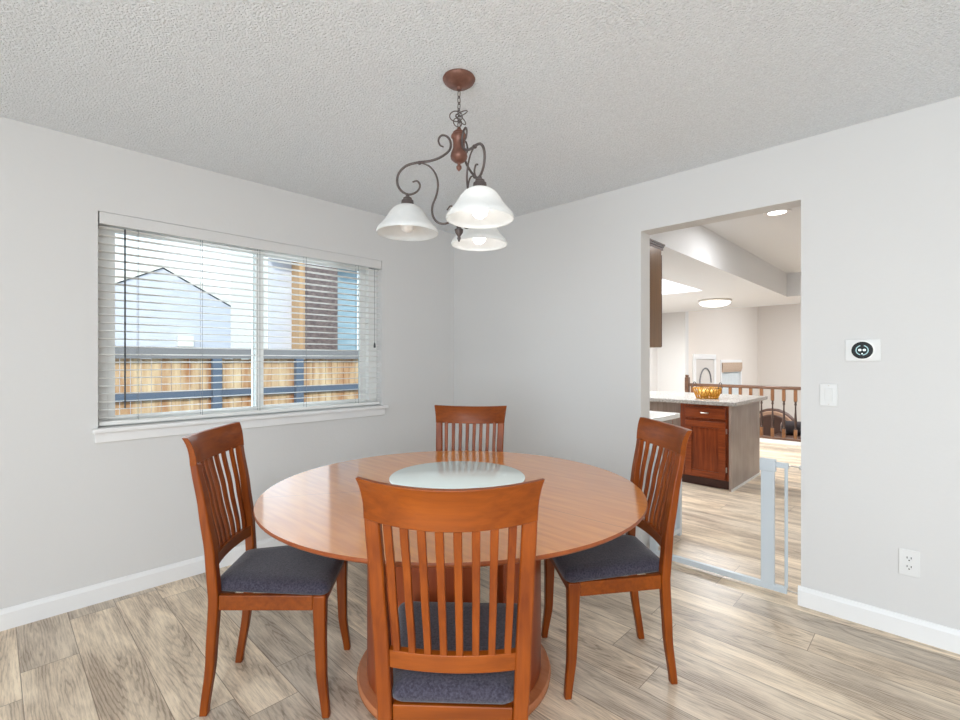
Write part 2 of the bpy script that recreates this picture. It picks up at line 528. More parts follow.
# ------------------------------------------------------------------ mesh builder
class MB:
    def __init__(self):
        self.v, self.f, self.mi = [], [], []
        self.cur = 0

    def add(self, vs, fs):
        o = len(self.v)
        self.v += [tuple(p) for p in vs]
        for f in fs:
            self.f.append([i + o for i in f])
            self.mi.append(self.cur)
        return self

    def box(self, x0, x1, y0, y1, z0, z1):
        vs = [(x, y, z) for z in (z0, z1) for y in (y0, y1) for x in (x0, x1)]
        return self.add(vs, [(0, 2, 3, 1), (4, 5, 7, 6), (0, 1, 5, 4), (2, 6, 7, 3), (0, 4, 6, 2), (1, 3, 7, 5)])

    def loft(self, rings, caps=True, closed=False):
        n = len(rings[0])
        vs = [p for r in rings for p in r]
        fs = []
        m = len(rings)
        for i in range(m if closed else m - 1):
            a, b = i * n, ((i + 1) % m) * n
            for k in range(n):
                fs.append((a + k, a + (k + 1) % n, b + (k + 1) % n, b + k))
        if caps and not closed:
            fs.append(tuple(range(n - 1, -1, -1)))
            fs.append(tuple((m - 1) * n + k for k in range(n)))
        return self.add(vs, fs)

    def lathe(self, prof, cx=0, cy=0, n=32, closed=False):
        """prof: list of (r, z) from one end to the other"""
        rings = []
        for r, z in prof:
            rr = max(r, 1e-4)
            rings.append([(cx + rr * math.cos(2 * PI * k / n), cy + rr * math.sin(2 * PI * k / n), z) for k in range(n)])
        return self.loft(rings, caps=not closed, closed=closed)

    def tube(self, pts, rad, n=10, closed=False):
        pts = [Vector(p) for p in pts]
        m = len(pts)
        rings = []
        prev = None
        for i, p in enumerate(pts):
            if closed:
                t = pts[(i + 1) % m] - pts[i - 1]
            else:
                t = pts[min(i + 1, m - 1)] - pts[max(i - 1, 0)]
            t.normalize()
            if prev is None:
                a = Vector((0, 0, 1)) if abs(t.z) < 0.9 else Vector((1, 0, 0))
                prev = (a - t * a.dot(t)).normalized()
            else:
                prev = (prev - t * prev.dot(t)).normalized()
            q = t.cross(prev)
            r = rad(i / max(1, m - 1)) if callable(rad) else rad
            rings.append([p + prev * (r * math.cos(2 * PI * k / n)) + q * (r * math.sin(2 * PI * k / n)) for k in range(n)])
        return self.loft(rings, closed=closed)

    def sphere(self, c, r, n=16, sz=1.0):
        pr = [(r * math.sin(PI * k / n), c[2] - r * sz * math.cos(PI * k / n)) for k in range(n + 1)]
        return self.lathe(pr, c[0], c[1], n=max(12, n + 4))

    def sector(self, r0, r1, a0, a1, z0, z1, n=20):
        rings = []
        for k in range(n + 1):
            a = a0 + (a1 - a0) * k / n
            c, s = math.cos(a), math.sin(a)
            rings.append([(r0 * c, r0 * s, z0), (r1 * c, r1 * s, z0), (r1 * c, r1 * s, z1), (r0 * c, r0 * s, z1)])
        return self.loft(rings)

    def build(self, name, m, parent=None, bevel=0.0, smooth=None, seg=2, subsurf=0):
        me = bpy.data.meshes.new(name)
        me.from_pydata(self.v, [], self.f)
        ms = m if isinstance(m, (list, tuple)) else [m]
        for q in ms:
            me.materials.append(q)
        for p, i in zip(me.polygons, self.mi):
            p.material_index = i
        bm = bmesh.new()
        bm.from_mesh(me)
        bmesh.ops.remove_doubles(bm, verts=bm.verts, dist=1e-6)
        bmesh.ops.recalc_face_normals(bm, faces=bm.faces)
        bm.to_mesh(me)
        bm.free()
        if smooth is not None:
            me.shade_smooth()
            me.set_sharp_from_angle(angle=R(smooth))
        o = bpy.data.objects.new(name, me)
        COL.objects.link(o)
        if parent:
            o.parent = parent
        if bevel:
            bv = o.modifiers.new('bevel', 'BEVEL')
            bv.width = bevel
            bv.segments = seg
            bv.limit_method = 'ANGLE'
            bv.angle_limit = R(40)
        if subsurf:
            ss = o.modifiers.new('sub', 'SUBSURF')
            ss.levels = subsurf
            ss.render_levels = subsurf
        return o


def bx(*a):
    return MB().box(*a)


def thing(name, label, cat, loc=(0, 0, 0), rz=0.0, group=None):
    o = bpy.data.objects.new(name, None)
    COL.objects.link(o)
    o.location = loc
    o.rotation_euler = (0, 0, rz)
    o.empty_display_size = 0.1
    return tag(o, label, cat, group)


def tag(o, label, cat, group=None):
    o['label'] = label
    o['category'] = cat
    if group:
        o['group'] = group
    return o


def structure(o, label, cat='room'):
    o['kind'] = 'structure'
    o['label'] = label
    o['category'] = cat
    return o


def copy_tree(o, parent=None):
    c = o.copy()
    COL.objects.link(c)
    if parent:
        c.parent = parent
    for ch in list(o.children):
        copy_tree(ch, c)
    return c


def spline(pts, n=8):
    """Catmull-Rom through the points"""
    P = [Vector(p) for p in pts]
    out = []
    for i in range(len(P) - 1):
        p0 = P[i - 1] if i else P[0] * 2 - P[1]
        p1, p2 = P[i], P[i + 1]
        p3 = P[i + 2] if i + 2 < len(P) else p2 * 2 - p1
        for k in range(n):
            t = k / n
            out.append(0.5 * ((2 * p1) + (p2 - p0) * t + (2 * p0 - 5 * p1 + 4 * p2 - p3) * t * t + (3 * p1 - p0 - 3 * p2 + p3) * t ** 3))
    out.append(P[-1])
    return out


def interp(tab, z):
    if z <= tab[0][0]:
        return tab[0][1]
    for (a, va), (b, vb) in zip(tab, tab[1:]):
        if z <= b:
            t = (z - a) / (b - a)
            t = t * t * (3 - 2 * t) * 0.35 + t * 0.65
            return va + (vb - va) * t
    return tab[-1][1]


# ------------------------------------------------------------------ the setting
H = 2.44
WY0, WY1, WZ0, WZ1 = -2.562, -0.781, 0.90, 2.075      # window opening in the west wall
DX0, DX1, DZ = 1.799, 2.678, 2.125                    # doorway in the north wall
T = 0.13
# floor
fl = MB().box(-0.0, 6.6, -5.6, 5.50, -0.12, 0.0)
fl.box(-0.5, 0.0, T, 5.50, -0.12, 0.0)
structure(fl.build('floor', M['floor']), 'wide grey oak plank floor of the dining room and kitchen', 'floor')
structure(bx(-0.15, 6.75, -5.6, T, H, H + 0.25).build('ceiling', M['ceil']), 'white popcorn textured ceiling above the dining table', 'ceiling')
wl = MB()
wl.box(-0.15, 0, -5.6, WY0, 0, H).box(-0.15, 0, WY1, 0, 0, H).box(-0.15, 0, WY0, WY1, 0, WZ0).box(-0.15, 0, WY0, WY1, WZ1, H)
structure(wl.build('wall_west', M['wall']), 'warm white dining room wall with the wide window', 'wall')
wn_ = MB()
wn_.box(-0.5, DX0, 0, T, 0, H).box(DX1, 6.6, 0, T, 0, H).box(DX0, DX1, 0, T, DZ, H)
structure(wn_.build('wall_north', M['wall']), 'warm white dining room wall with the doorway to the kitchen', 'wall')
structure(bx(0.0, 2.4, -5.75, -5.6, 0, H).build('light_block_south', M['wall']), 'warm white unseen wall added to cut the light from the south', 'wall')  # unseen wall added to keep sky light off the window wall
structure(bx(6.6, 6.75, -5.6, 10.1, -0.7, H).build('wall_east', M['wall']), 'warm white wall on the far east side', 'wall')


def baseboard(name, p0, p1, nrm, label):
    p0, p1, nrm = Vector(p0), Vector(p1), Vector(nrm)
    prof = [(0, 0), (0.014, 0), (0.014, 0.078), (0.010, 0.086), (0.006, 0.097), (0, 0.100)]
    rings = [[p + nrm * a + Vector((0, 0, z)) for a, z in prof] for p in (p0, p1)]
    structure(MB().loft(rings).build(name, M['trim']), label, 'baseboard')


baseboard('baseboard_west', (0, -5.6, 0), (0, 0, 0), (1, 0, 0), 'white baseboard under the window wall')
baseboard('baseboard_north', (0.0, 0, 0), (DX0, 0, 0), (0, -1, 0), 'white baseboard between the corner and the doorway')
baseboard('baseboard_east', (DX1 - 0.012, 0, 0), (6.6, 0, 0), (0, -1, 0), 'white baseboard right of the doorway, below the outlet')

# window
win = thing('window_1', 'wide white vinyl slider window with two sashes in the dining room', 'window', (-0.11, (WY0 + WY1) / 2, WZ0 + 0.022))
win['kind'] = 'structure'
hw, hh = (WY1 - WY0) / 2, WZ1 - WZ0 - 0.024
f = MB()
fw_ = 0.05
f.box(-0.035, 0.035, -hw, -hw + fw_, 0, hh).box(-0.035, 0.035, hw - 0.075, hw, 0, hh)
f.box(-0.035, 0.035, -hw + fw_, hw - 0.075, 0, 0.03).box(-0.035, 0.035, -hw + fw_, hw - 0.075, hh - 0.05, hh)
f.build('window_frame', M['vinyl'], win, bevel=0.003)
ym = -1.70 - (WY0 + WY1) / 2
for nm, a, b_, xo in (('sash', -hw + fw_ + 0.001, ym + 0.03, 0.008), ('sash', ym - 0.03, hw - 0.076, -0.022)):
    g = MB()
    g.box(xo - 0.012, xo + 0.012, a, a + 0.035, 0.031, hh - 0.051).box(xo - 0.012, xo + 0.012, b_ - 0.05, b_, 0.031, hh - 0.051)
    g.box(xo - 0.012, xo + 0.012, a + 0.035, b_ - 0.05, 0.031, 0.052).box(xo - 0.012, xo + 0.012, a + 0.035, b_ - 0.05, hh - 0.081, hh - 0.051)
    so = g.build(nm, M['vinyl'], win, bevel=0.002)
    bx(xo - 0.003, xo + 0.003, a + 0.033, b_ - 0.048, 0.050, hh - 0.079).build('glass_pane', M['pane'], so)
sill = MB()
sill.box(-0.148, 0.0003, WY0 + 0.001, WY1 - 0.001, WZ0, WZ0 + 0.022).box(0.0005, 0.045, WY0 - 0.028, WY1 + 0.035, WZ0, WZ0 + 0.022)
sill.box(0.0005, 0.016, WY0 - 0.016, WY1 + 0.02, WZ0 - 0.055, WZ0 - 0.0003)
structure(sill.build('trim_1', M['trim'], bevel=0.004), 'white window sill with apron below the blind', 'window sill')

# blind
bl = thing('window_blind', 'white horizontal slat blind with open slats hung in the wide window', 'blind', (0, 0, 0))
x0b, x1b = -0.062, -0.024
yb0, yb1 = WY0 + 0.006, WY1 - 0.006
bx(-0.062, -0.022, yb0 + 0.004, yb1 - 0.004, WZ1 - 0.050, WZ1 - 0.004).build('headrail', M['blind'], bl)
bx(-0.012, 0.004, yb0, yb1, WZ1 - 0.066, WZ1 - 0.002).build('valance', M['wall'], bl, bevel=0.003)
sl = MB()
zb, zt = 0.972, 2.0
npitch = 25
for k in range(npitch):
    z = zb + (zt - zb) * k / (npitch - 1)
    tl = 0.0015
    ring = lambda y: [(x0b, y, z - tl), (x0b + 0.0125, y, z + 0.0012), (-0.043, y, z + 0.0022), (x1b - 0.0125, y, z + 0.0012 + tl), (x1b, y, z + tl),
                      (x1b, y, z + tl - 0.0028), (-0.043, y, z - 0.0006), (x0b, y, z - tl - 0.0028)]
    sl.loft([ring(yb0), ring(yb1)])
sl.build('slats', M['blind'], bl)
bx(x0b, x1b, yb0, yb1, 0.930, 0.952).build('bottom_rail', M['blind'], bl, bevel=0.004)
for y in (-2.38, -2.06, -1.72, -1.40, -0.98):
    c = MB()
    for xx in (x0b - 0.001, x1b + 0.001):
        c.tube([(xx, y, 0.95), (xx, y, WZ1 - 0.05)], 0.0011, 6)
    c.build('ladder_cord', M['cord'], bl)
MB().tube([(-0.008, -2.445, 2.0), (-0.006, -2.445, 1.55), (-0.006, -2.445, 1.02)], 0.0042, 8).build('tilt_wand', M['wand'], bl)
pc = MB().tube([(-0.008, -0.845, 2.0), (-0.007, -0.845, 1.42)], 0.0013, 6).build('pull_cord', M['cord'], bl)
MB().lathe([(0.001, 1.425), (0.006, 1.415), (0.009, 1.385), (0.004, 1.38)], -0.007, -0.845, 12).build('tassel', M['wand'], pc)

# kitchen shell
KZ = 2.13
sof = MB()
sof.box(-0.5, 1.73, T, 1.0, KZ, H + 0.2).box(-0.5, 1.73, 3.08, 5.5, KZ, H + 0.2)
sof.box(-0.5, -0.3, 1.0, 3.08, KZ, H + 0.2).box(1.12, 1.73, 1.0, 3.08, KZ, H + 0.2)
sof.box(-0.3, 1.12, 1.0, 3.08, H + 0.02, H + 0.2)
sof.box(1.73, 6.6, 4.45, 5.5, KZ, H + 0.2)
structure(sof.build('ceiling_soffit', M['ksoffit']), 'dropped white kitchen soffit with a bright recessed tray', 'ceiling')
structure(bx(1.73, 6.6, T, 4.45, H, H + 0.2).build('ceiling_kitchen', M['ksoffit']), 'raised smooth white kitchen ceiling around the recessed light', 'ceiling')
kw = MB()
kw.box(-0.65, -0.5, T, 5.65, 0, H).box(-0.5, 0.0, 5.5, 5.65, -0.7, H)
structure(kw.build('wall_kitchen', M['wall']), 'bright white kitchen wall at the end of the railing', 'wall')
# living room beyond the railing: floor lower than the kitchen
LZ = -0.70
structure(bx(-0.15, 6.6, 5.5, 10.25, LZ - 0.1, LZ).build('floor_living', M['ground']), 'lower floor of the living room beyond the railing', 'floor')
structure(bx(-0.15, 6.6, 5.5, 10.25, 2.9, 3.0).build('ceiling_living', M['ksoffit']), 'white living room ceiling', 'ceiling')
WIN2 = (7.34, 8.74, 0.1, 1.29)
lw = MB()
lw.box(-0.15, 0, 5.65, WIN2[0], LZ, 2.9).box(-0.15, 0, WIN2[1], 10.1, LZ, 2.9)
lw.box(-0.15, 0, WIN2[0], WIN2[1], LZ, WIN2[2]).box(-0.15, 0, WIN2[0], WIN2[1], WIN2[3], 2.9)
structure(lw.build('wall_living_west', M['beige']), 'beige living room wall with the entry door and small window', 'wall')
structure(bx(-0.15, 6.6, 10.1, 10.25, LZ, 2.9).build('wall_living_north', M['beige']), 'plain beige living room wall at the far end', 'wall')
structure(bx(-0.0, 6.6, 5.46, 5.58, -0.7, 0.055).build('trim_2', M['trim'], bevel=0.004), 'white curb under the railing at the kitchen edge', 'curb')
hd = MB().box(-0.3, 6.6, 5.5, 5.62, H - 0.02, 2.9)
structure(hd.build('wall_header', M['ksoffit']), 'white header between the kitchen and the living room', 'wall')

d1 = thing('door_1', 'white panelled entry door in the beige wall beyond the railing', 'door', (0.002, 6.42, LZ))
d1['kind'] = 'structure'
fr = MB().box(0, 0.03, -0.58, -0.48, 0, 2.0).box(0, 0.03, 0.48, 0.58, 0, 2.0).box(0, 0.03, -0.58, 0.58, 2.0, 2.09)
fr.build('door_frame', M['trim'], d1, bevel=0.004)
dd = MB().box(0, 0.018, -0.475, 0.475, 0.005, 1.995)
for s in (-1, 1):
    dd.box(0.018, 0.026, s * 0.23 - 0.16, s * 0.23 + 0.16, 0.2, 0.9)
    dd.box(0.018, 0.026, s * 0.23 - 0.16, s * 0.23 + 0.16, 1.05, 1.42)
dl = dd.build('door_panel', M['door_paint'], d1, bevel=0.004)
arc = [(0.028, 0.30 * math.cos(a), 1.55 + 0.28 * math.sin(a)) for a in [PI * k / 14 for k in range(15)]]
MB().tube(arc, 0.012, 8).build('fan_light', M['cord'], dl)
MB().sphere((0.05, -0.40, 0.98), 0.03, 10).build('door_handle', M['bronze'], dl)

w2 = thing('window_2', 'small bright window with a woven shade beyond the railing', 'window', (0, 8.04, WIN2[2]))
w2['kind'] = 'structure'
g = MB()
hw2, hh2 = 0.70, WIN2[3] - WIN2[2]
g.box(-0.10, 0.015, -hw2, -hw2 + 0.07, 0.06, hh2 - 0.06).box(-0.10, 0.015, hw2 - 0.07, hw2, 0.06, hh2 - 0.06).box(-0.10, 0.015, -hw2, hw2, 0, 0.06).box(-0.10, 0.015, -hw2, hw2, hh2 - 0.06, hh2)
g.box(-0.10, -0.06, -0.03, 0.03, 0.06, hh2 - 0.06)
g.build('window_frame', M['trim'], w2)
bx(-0.085, -0.078, -hw2 + 0.06, hw2 - 0.06, 0.05, hh2 - 0.05).build('glass_pane', M['pane'], w2)
cu = MB()
n_ = 80
cu.loft([[(-0.035 + 0.012 * math.sin(k * 1.15) + d, -0.62 + 1.24 * k / n_, z) for k in range(n_ + 1) for d in (0,)] + [(-0.033 + 0.012 * math.sin(k * 1.15), -0.62 + 1.24 * k / n_, z) for k in range(n_, -1, -1)] for z in (0.065, hh2 - 0.065)])
tag(cu.build('sheer_curtain', M['sheer']), 'sheer white curtain hanging in the small far window', 'curtain').location = (0, 8.04, WIN2[2])
rs = MB()
for k in range(3):
    rs.box(0.016 + 0.008 * k, 0.022 + 0.008 * k, -0.66, 0.66, hh2 - 0.26 + 0.03 * k, hh2 - 0.06)
tag(rs.build('roman_shade', M['shade_fabric']), 'brown woven roman shade at the top of the far window', 'window shade').location = (0, 8.04, WIN2[2])

# ------------------------------------------------------------------ dining table
TX, TY = 1.746, -1.606
tb = thing('dining_table', 'round cherry pedestal dining table with radial seams in the middle of the room', 'table', (TX, TY, 0))
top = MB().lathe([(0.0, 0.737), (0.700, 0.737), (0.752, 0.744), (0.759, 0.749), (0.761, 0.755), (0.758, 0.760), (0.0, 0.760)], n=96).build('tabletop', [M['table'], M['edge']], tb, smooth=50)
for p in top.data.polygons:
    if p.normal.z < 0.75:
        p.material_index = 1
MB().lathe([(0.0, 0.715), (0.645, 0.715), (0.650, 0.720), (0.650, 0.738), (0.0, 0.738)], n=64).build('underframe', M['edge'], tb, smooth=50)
gaps = [R(-22.5), R(108), R(220)]
hg = [R(8.6), R(14), R(8.6)]
for i in range(3):
    j = (i + 1) % 3
    a0, a1 = gaps[i] + hg[i], gaps[j] - hg[j] + (2 * PI if j == 0 else 0)
    MB().sector(0.318, 0.357, a0, a1, 0.032, 0.716, 24).build('pedestal_panel', M['cherry_red'], tb, bevel=0.006, smooth=40)
MB().lathe([(0.0, 0.0), (0.386, 0.0), (0.395, 0.006), (0.397, 0.024), (0.390, 0.033), (0.0, 0.033)], n=72).build('base', M['cherry_base'], tb, smooth=50)

ls = thing('glass_disc', 'round pale frosted glass turntable lying on the dining table', 'turntable', (1.674, -1.523, 0.7605))
MB().lathe([(0.0, 0.0), (0.10, 0.0), (0.10, 0.006), (0.0, 0.006)], n=32).build('foot', M['rubber'], ls, smooth=40)
MB().lathe([(0.0, 0.006), (0.292, 0.006), (0.2965, 0.009), (0.2965, 0.012), (0.293, 0.0145), (0.0, 0.0145)], n=96).build('glass_top', M['frost'], ls, smooth=50)


# ------------------------------------------------------------------ chairs
PYT = [(0, 0.004), (0.2, 0.032), (0.43, 0.048), (0.60, 0.038), (0.75, 0.018), (0.913, -0.009), (1.0, -0.03)]
PXT = [(0, 0.152), (0.33, 0.164), (0.545, 0.172), (0.75, 0.180), (0.913, 0.185), (1.0, 0.187)]
post_y = lambda z: interp(PYT, z)
post_x = lambda z: interp(PXT, z)


def bow(z):
    return interp([(0.43, 0.0), (0.53, 0.018), (0.58, 0.022), (0.75, 0.038), (0.913, 0.05), (1.0, 0.056)], z)


def make_chair(label):
    t = thing('dining_chair', label, 'chair', group='cherry dining chairs around the round table')
    # rear legs running up into the back posts
    for s in (-1, 1):
        rings = []
        for k in range(33):
            z = 0.915 * k / 32
            cx, cy = s * post_x(z), post_y(z)
            wx = interp([(0, 0.014), (0.3, 0.0175), (0.5, 0.019), (0.915, 0.0185)], z)
            wy = interp([(0, 0.014), (0.30, 0.017), (0.45, 0.018), (0.6, 0.017), (0.915, 0.0125)], z)
            rings.append([(cx - wx, cy - wy, z), (cx + wx, cy - wy, z), (cx + wx, cy + wy, z), (cx - wx, cy + wy, z)])
        MB().loft(rings).build('rear_leg', M['cherry_z'], t, bevel=0.005, smooth=35)
    # front legs
    for s in (-1, 1):
        rings = []
        for k in range(21):
            z = 0.443 * k / 20
            cx = s * interp([(0, 0.200), (0.15, 0.190), (0.30, 0.192), (0.435, 0.196)], z)
            cy = interp([(0, 0.446), (0.15, 0.428), (0.30, 0.424), (0.435, 0.424)], z)
            w_ = interp([(0, 0.0135), (0.2, 0.0185), (0.435, 0.023)], z)
            rings.append([(cx - w_, cy - w_, z), (cx + w_, cy - w_, z), (cx + w_, cy + w_, z), (cx - w_, cy + w_, z)])
        MB().loft(rings).build('front_leg', M['cherry_z'], t, bevel=0.005, smooth=35)
    # seat frame
    fr = MB()
    z0, z1 = 0.388, 0.442
    fr.box(-0.172, 0.172, 0.415, 0.437, z0, z1)
    fr.box(-0.148, 0.148, 0.036, 0.058, z0 - 0.015, z1 - 0.006)
    for s in (-1, 1):
        a, b = (s * 0.170, 0.066), (s * 0.200, 0.40)
        rr = []
        for (px, py) in (a, b):
            rr.append([(px - 0.011, py, z0), (px + 0.011, py, z0), (px + 0.011, py, z1), (px - 0.011, py, z1)])
        fr.loft(rr)
    fr.build('seat_frame', M['cherry_x'], t, bevel=0.003)
    # cushion
    rings = []
    for zz, ins in ((0.4425, 0.004), (0.449, -0.002), (0.464, -0.003), (0.478, 0.005), (0.487, 0.022), (0.491, 0.06)):
        wr, wf, yr, yf = 0.152 - ins, 0.216 - ins, 0.034 + ins, 0.456 - ins
        ring = []
        for (cx, cy, a0) in ((wf, yf, 0), (-wf, yf, 90), (-wr, yr, 180), (wr, yr, 270)):
            rad = 0.028
            sx, sy = (1 if cx > 0 else -1), (1 if cy > 0.27 else -1)
            for q in range(6):
                a = R(a0 + 90 * q / 5)
                ring.append((cx - sx * rad + rad * math.cos(a), cy - sy * rad + rad * math.sin(a), zz))
        rings.append(ring)
    MB().loft(rings).build('seat_cushion', M['fabric'], t, smooth=60)
    # lower rail
    rings = []
    n = 16
    for k in range(n + 1):
        s = -1 + 2 * k / n
        x = s * 0.158
        y = post_y(0.545) - bow(0.545) * (1 - s * s)
        rings.append([(x, y - 0.011, 0.532), (x, y + 0.011, 0.532), (x, y + 0.011, 0.575), (x, y - 0.011, 0.575)])
    MB().loft(rings).build('lower_rail', M['cherry_x'], t, bevel=0.002, smooth=35)
    # crest rail, bowed and flared
    rings = []
    n = 28
    for k in range(n + 1):
        s = -1 + 2 * k / n
        ring = []
        prof = []
        for j in range(9):
            u = j / 8
            prof.append((u, 1))
        for j in range(8, -1, -1):
            prof.append((j / 8, -1))
        for u, side in prof:
            z = 0.911 + 0.101 * u - 0.012 * (1 - s * s)
            half = 0.2045 + 0.014 * u ** 2.2
            y = -0.008 - 0.006 * u - 0.016 * u ** 3 - (bow(0.913) + 0.008 * u) * (1 - s * s)
            th = 0.012 - 0.002 * u
            ring.append((s * half, y + side * th, z))
        rings.append(ring)
    MB().loft(rings).build('crest_rail', M['cherry_x'], t, bevel=0.0025, smooth=35)
    # slats
    for i in range(8):
        q = -1 + 2 * (i + 0.5) / 8
        rings = []
        for k in range(13):
            z = 0.573 + (0.914 - 0.573) * k / 12
            inner = post_x(z) - 0.020
            xx = q * inner * 1.01
            y = post_y(z) - bow(z) * (1 - (xx / post_x(z)) ** 2)
            wx = 0.0085 + 0.0015 * (z - 0.563) / 0.35
            rings.append([(xx - wx, y - 0.0065, z), (xx + wx, y - 0.0065, z), (xx + wx, y + 0.0065, z), (xx - wx, y + 0.0065, z)])
        MB().loft(rings).build('back_slat', M['cherry_z'], t, bevel=0.002, smooth=35)
    return t


chair = make_chair('cherry slat-back chair in front, seen from behind with its crest rail across the table')
spots = [((2.369, -2.196), 41.9, None),
         ((1.172, -2.322), -40.8, 'cherry slat-back chair with navy seat nearest the window, facing right'),
         ((2.327, -0.963), 139.1, 'cherry slat-back chair with dark seat standing before the kitchen doorway'),
         ((1.199, -0.978), -141.5, 'cherry slat-back chair behind the table near the room corner, only its top showing')]
for (x, y), a, lb in spots:
    c = chair if lb is None else copy_tree(chair)
    c.location = (x, y, 0)
    c.rotation_euler = (0, 0, R(a))
    if lb:
        c['label'] = lb

# ------------------------------------------------------------------ chandelier
CX, CY = 1.786, -1.620
ch = thing('chandelier', 'bronze scroll-arm chandelier with three white glass bell shades above the table', 'chandelier', (CX, CY, H))
Z = lambda z: z - H
MB().lathe([(0.0, 0.0), (0.064, 0.0), (0.067, -0.006), (0.062, -0.016), (0.045, -0.029), (0.020, -0.036), (0.012, -0.040), (0.010, -0.050), (0.0, -0.050)], n=32).build('canopy', M['bronze'], ch, smooth=40)
cn = MB()
zc = -0.052
for k in range(7):
    pts = []
    for j in range(14):
        a = 2 * PI * j / 14
        p = (0.0065 * math.cos(a), 0.0, -0.014 + 0.017 * math.sin(a))
        pts.append((p[0], 0, zc + p[2]) if k % 2 == 0 else (0, p[0], zc + p[2]))
    cn.tube(pts, 0.0018, 6, closed=True)
    zc -= 0.0255
cn.build('chain', M['iron'], ch, smooth=60)
wr = MB()
for (r_, ph, zz, tl) in ((0.028, 0.2, -0.150, 0.9), (0.030, 1.7, -0.165, 1.15), (0.024, 2.9, -0.178, 0.7), (0.026, 4.0, -0.158, 1.3)):
    pts = []
    for j in range(22):
        a = 2 * PI * j / 22
        p = Vector((r_ * math.cos(a), r_ * 0.75 * math.sin(a), 0))
        p = Matrix.Rotation(tl, 3, 'X') @ p
        p = Matrix.Rotation(ph, 3, 'Z') @ p
        pts.append(p + Vector((0.012 * math.cos(ph), 0.012 * math.sin(ph), zz)))
    wr.tube(pts, 0.0022, 6, closed=True)
wr.build('cord_coil', M['iron'], ch, smooth=60)
MB().lathe([(0.0, -0.203), (0.007, -0.204), (0.011, -0.213), (0.025, -0.224), (0.026, -0.231), (0.032, -0.236), (0.033, -0.243), (0.027, -0.250), (0.024, -0.268), (0.025, -0.290), (0.032, -0.308),
            (0.035, -0.322), (0.032, -0.334), (0.019, -0.345), (0.007, -0.350), (0.006, -0.357), (0.011, -0.364), (0.011, -0.371), (0.004, -0.380), (0.0, -0.384)], n=28).build('body', M['bronze'], ch, smooth=40)
MB().lathe([(0.0, Z(1.85)), (0.005, Z(1.845)), (0.012, Z(1.832)), (0.008, Z(1.824)), (0.018, Z(1.818)), (0.016, Z(1.806)), (0.006, Z(1.79)), (0.008, Z(1.782)), (0.003, Z(1.77)), (0.0, Z(1.768))], n=20).build('finial', M['iron'], ch, smooth=40)
K = 0.0041
main_px = [(443.5, 147), (440, 145), (438.5, 140), (441.5, 135.5), (447, 136.5), (450.5, 142), (449.5, 150), (441, 157), (430, 161), (418, 162.5), (406, 166), (398.5, 174), (397.5, 184), (402, 191.5),
           (409.5, 194.5), (417, 191.5), (420, 185.5), (417, 181), (412.5, 182)]
branch_px = [(420, 162.5), (429, 166), (435.5, 174), (438, 184), (436.5, 195), (432.5, 206), (433, 216), (438, 222.5), (446, 223.5), (453, 219), (455.5, 211), (451, 206), (447, 210)]
SH = Z(1.805)
for ang in (R(224.1), R(-21.9), R(111.1)):
    ca, sa = math.cos(ang), math.sin(ang)
    to3 = lambda p: ((459 - p[0]) * K * ca, (459 - p[0]) * K * sa, Z(1.2837 + (360 - p[1]) * K))
    am = MB()
    am.tube(spline([to3(p) for p in main_px], 6), lambda t: 0.0032 + 0.0020 * math.sin(PI * min(1, max(0, t))), 8)
    am.tube(spline([to3(p) for p in branch_px], 6), lambda t: 0.0030 + 0.0015 * math.sin(PI * t), 8)
    ao = am.build('arm', M['iron'], ch, smooth=60)
    q = to3((419.5, 162.8))
    MB().sphere(q, 0.0095, 8, 0.8).build('collar', M['iron'], ao, smooth=60)
    u = 0.211
    px, py = u * ca, u * sa
    MB().lathe([(0.0, SH + 0.158), (0.006, SH + 0.158), (0.008, SH + 0.148), (0.017, SH + 0.143), (0.018, SH + 0.137), (0.024, SH + 0.132), (0.026, SH + 0.118), (0.029, SH + 0.113), (0.0, SH + 0.113)], px, py, 24).build('socket', M['iron'], ch, smooth=40)
    outer = [(0.026, 0.112), (0.042, 0.108), (0.058, 0.098), (0.072, 0.082), (0.083, 0.064), (0.095, 0.046), (0.110, 0.029), (0.121, 0.016), (0.1265, 0.004), (0.124, -0.003)]
    inner = [(0.121, -0.001), (0.1215, 0.005), (0.116, 0.014), (0.106, 0.026), (0.091, 0.043), (0.079, 0.061), (0.068, 0.079), (0.055, 0.094), (0.041, 0.103), (0.026, 0.107)]
    MB().lathe([(r_, SH + z) for r_, z in outer + inner], px, py, 48, closed=True).build('glass_shade', M['shade'], ch, smooth=60)
    MB().lathe([(0.013, SH + 0.113), (0.014, SH + 0.085), (0.020, SH + 0.066), (0.029, SH + 0.045), (0.030, SH + 0.030), (0.025, SH + 0.014), (0.013, SH + 0.004), (0.001, SH + 0.001)], px, py, 24).build('bulb', M['bulb_off'] if ang > R(200) else M['bulb'], ch, smooth=60)

# ------------------------------------------------------------------ things on the north wall
th = thing('thermostat', 'round black thermostat on a white plate on the wall', 'thermostat', (2.931, -0.0005, 1.331))
bx(-0.068, 0.068, -0.007, 0, -0.053, 0.053).build('wall_plate', M['plastic'], th, bevel=0.003)


def disc_y(r0, r1, y0, y1, n=40):
    prof = [(r0, y0), (r1, y0), (r1, y1), (r0, y1)]
    m = MB()
    rings = []
    for k in range(n):
        a = 2 * PI * k / n
        rings.append([(r * math.cos(a), y, r * math.sin(a)) for r, y in prof])
    return m.loft(rings, closed=True)


